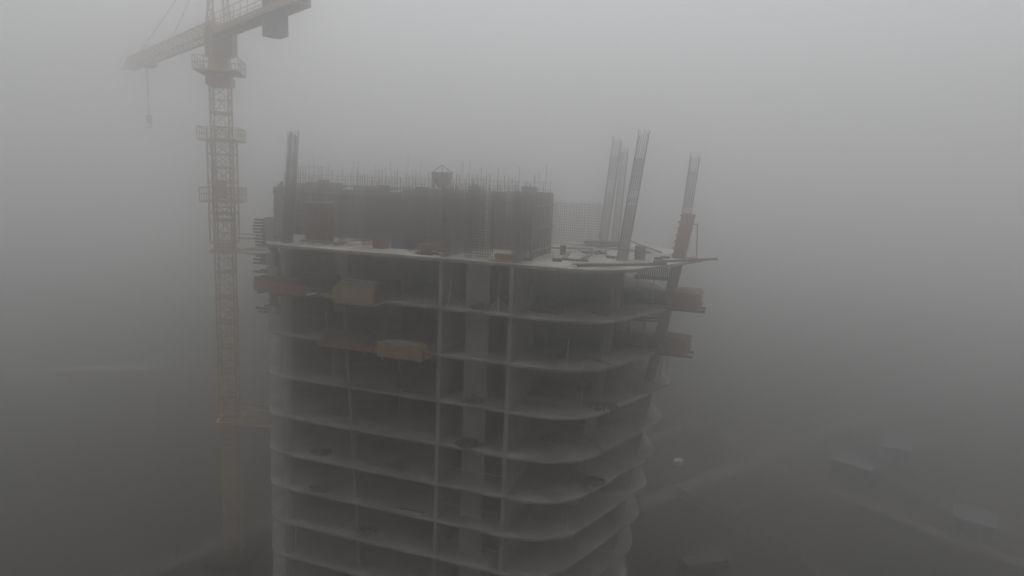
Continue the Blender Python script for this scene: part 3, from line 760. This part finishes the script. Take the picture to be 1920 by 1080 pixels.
# wall ties
def wloc(u, v, z): w = W(u, v, z); return (w[0] - CX, w[1] - CY, z)
for zt in (43.0, 27.45):
    mb = MB()
    for q in (-1, 1): mb.bar(rot((-1.05, q * .95, zt)), rot((1.05, q * .95, zt)), .2); mb.bar(rot((q * .95, -1.05, zt)), rot((q * .95, 1.05, zt)), .2)
    o = mb.build('tie_collar', 'crane', crane)
    for (a, tgt) in (((1.0, -.95), (-22.2, 4.6)), ((1.0, -.95), (-23.6, 6.0)), ((1.0, .95), (-25.3, 7.9)), ((1.0, .95), (-22.4, 4.9))):
        zz = H[0 if zt > 40 else 4] - 0.0 if False else zt
        MB().bar(rot((a[0], a[1], zt)), wloc(*tgt, zt + (0.35 if a[1] > 0 else -.25)), .09).build('strut', 'crane', o)
    MB().bar(rot((1.0, -.9, zt + 1.25)), wloc(-22.4, 4.8, zt + 1.3), .11).build('strut', 'crane', o)
    MB().bar(rot((1.0, -.2, zt + 1.55)), wloc(-22.7, 5.1, zt + 1.55), .07).build('strut', 'crane', o)

for c in crane.children:
    if not c.name.startswith('mast_section'): c.location.z -= DROP

# ------------------------------------------------------------------ site on the ground
def fence(label, line, h=2.0, pw=2.5):
    t = thing('site_fence', label, 'fence', (line[0][0], line[0][1], 0), 0)
    me = MB().box(0.04, pw - 0.04, -0.02, 0.02, 0.1, h).mesh('panel', 'fence'); mp = MB().box(-.05, .05, -.05, .05, 0, h + .1).mesh('post', 'steel')
    for a, b in zip(line, line[1:]):
        a, b = Vector(a), Vector(b); d = b - a; n = max(1, int(d.length / pw)); ang = math.atan2(d.y, d.x)
        for k in range(n):
            p = a + d.normalized() * (k * pw); q = (p.x - line[0][0], p.y - line[0][1], 0)
            link('panel', me, t, q, ang); link('post', mp, t, q, ang)
    return t
fence('straight pale sheet fence running down towards the bottom right of the ground', gs([(28.5, 102.7), (40.9, 84.2), (50, 70)]), 1.2)
fence('angled pale fence round the dark plot right of the straight fence', gs([(38.3, 90.9), (34.8, 96.1), (43.6, 103.0), (47.9, 104.9), (49.7, 103.0)]), 0.9)
fence('long fence along the far path at the right of the ground', gs([(38.2, 133.5), (43.4, 130.2), (47.0, 120.9)]), 1.6)
fence('fence in front of the pale roofed shed at the far right', gs([(66, 112), (71.0, 102.5), (77.2, 91.6)]), 1.8)
fence('low fence behind the building on the right, above the road', gs([(26, 122.4), (38.2, 133.5)]), 1.3)
fence('low fence beside the track at the bottom left of the ground', gs([(-46, 72), (-42.0, 79.0), (-38.2, 84.5)]), 1.2)
def shed(name, label, x, y, w, d, h, rz, wallm='fence', cat='shed'):
    t = thing(name, label, cat, (x, y, 0), rz)
    MB().box(-w / 2, w / 2, -d / 2, d / 2, 0, h).build('wall', wallm, t)
    mb = MB(); e = .25
    mb.quadbox([(-w / 2 - e, -d / 2 - e, h + .02), (w / 2 + e, -d / 2 - e, h + .02), (w / 2 + e, d / 2 + e, h + .02), (-w / 2 - e, d / 2 + e, h + .02),
                (-w / 2 - e, -d / 2 - e, h + .14), (w / 2 + e, -d / 2 - e, h + .14), (w / 2 + e, d / 2 + e, h + .6), (-w / 2 - e, d / 2 + e, h + .6)])
    mb.build('roof', 'roof', t)
    dr = MB().box(-.45, .45, -d / 2 - .05, -d / 2 - .005, .05, 2.0).build('door', 'steel', t)
    MB().box(.28, .34, -d / 2 - .1, -d / 2 - .05, .95, 1.1).build('handle', 'dark', dr)
    for s_ in (-1, 1):
        wi = MB().box(s_ * w * .32 - .45, s_ * w * .32 + .45, -d / 2 - .03, -d / 2 - .005, 1.0, 1.9).build('window', 'glass', t)
        MB().box(s_ * w * .32 - .52, s_ * w * .32 + .52, -d / 2 - .08, -d / 2 - .03, .9, .98).build('sill', 'fence', wi)
    return t
shed('storage_shed', 'pale roofed shed near the bottom right corner', 70.5 * .72, 93 * .72, 3.6, 2.6, 2.2, R(-35))
shed('site_cabin', 'small pale cabin far off at the right behind the path', 75 * .72, 122 * .72, 3.6, 4.2, 2.2, R(-25), 'pale', 'cabin')
shed('site_cabin', 'dark cabin standing at the road behind the straight fence', 62 * .72, 112 * .72, 4.6, 2.3, 2.2, R(-48), 'steel', 'cabin')
def tarp(label, x, y, w, d, rz):
    mb = MB(); n = 8
    for j in range(n + 1):
        for i in range(n + 1): mb.v.append((-w / 2 + w * i / n, -d / 2 + d * j / n, .35 + rnd.uniform(-.06, .06) + (.25 if 0 < i < n and 0 < j < n else 0)))
    for j in range(n):
        for i in range(n): o = j * (n + 1) + i; mb.f.append((o, o + 1, o + n + 2, o + n + 1))
    o = mb.build('tarpaulin', 'cloth'); o.location = (x, y, 0); o.rotation_euler = (0, 0, rz)
    mb2 = MB().box(-w / 2 + .05, w / 2 - .05, -d / 2 + .05, d / 2 - .05, -0.2, .3); mb2.build('covered_pallet', 'timber', o)
    return tag(o, label, 'tarpaulin')
tarp('bright white tarpaulin over a pallet on the dark ground right of the tower', 31.9 * .72, 115.8 * .72, 1.25, 1.0, R(-30))
stack('timber_stack', 'timber stack lying on the ground at the bottom edge right of the tower', 27, 82, 0.05, 4.5, 0.25, 0.2, 6, 5, 'dark', R(35)).location = (27 * .72, 82 * .72, 0.0)

# ------------------------------------------------------------------ fog
hz = MB().box(-720, 720, -320, 1120, -1.9, 56.5)
me = bpy.data.meshes.new('haze'); me.from_pydata(hz.v, [], hz.f); me.update()
bm = bmesh.new(); bm.from_mesh(me); bmesh.ops.recalc_face_normals(bm, faces=bm.faces); bm.to_mesh(me); bm.free()
hm_ = bpy.data.materials.new('fog'); hm_.use_nodes = True
n, l = hm_.node_tree.nodes, hm_.node_tree.links
n.remove(n['Principled BSDF'])
pv = n.new('ShaderNodeVolumePrincipled')
pv.inputs['Color'].default_value = (*FOG['colour'], 1)
pv.inputs['Density'].default_value = FOG['density']
pv.inputs['Anisotropy'].default_value = FOG['g']
l.new(pv.outputs[0], n['Material Output'].inputs['Volume'])
me.materials.append(hm_)
haze = link('haze', me); haze['kind'] = 'stuff'; haze['label'] = 'dense grey fog filling the air around the tower'; haze['category'] = 'fog'
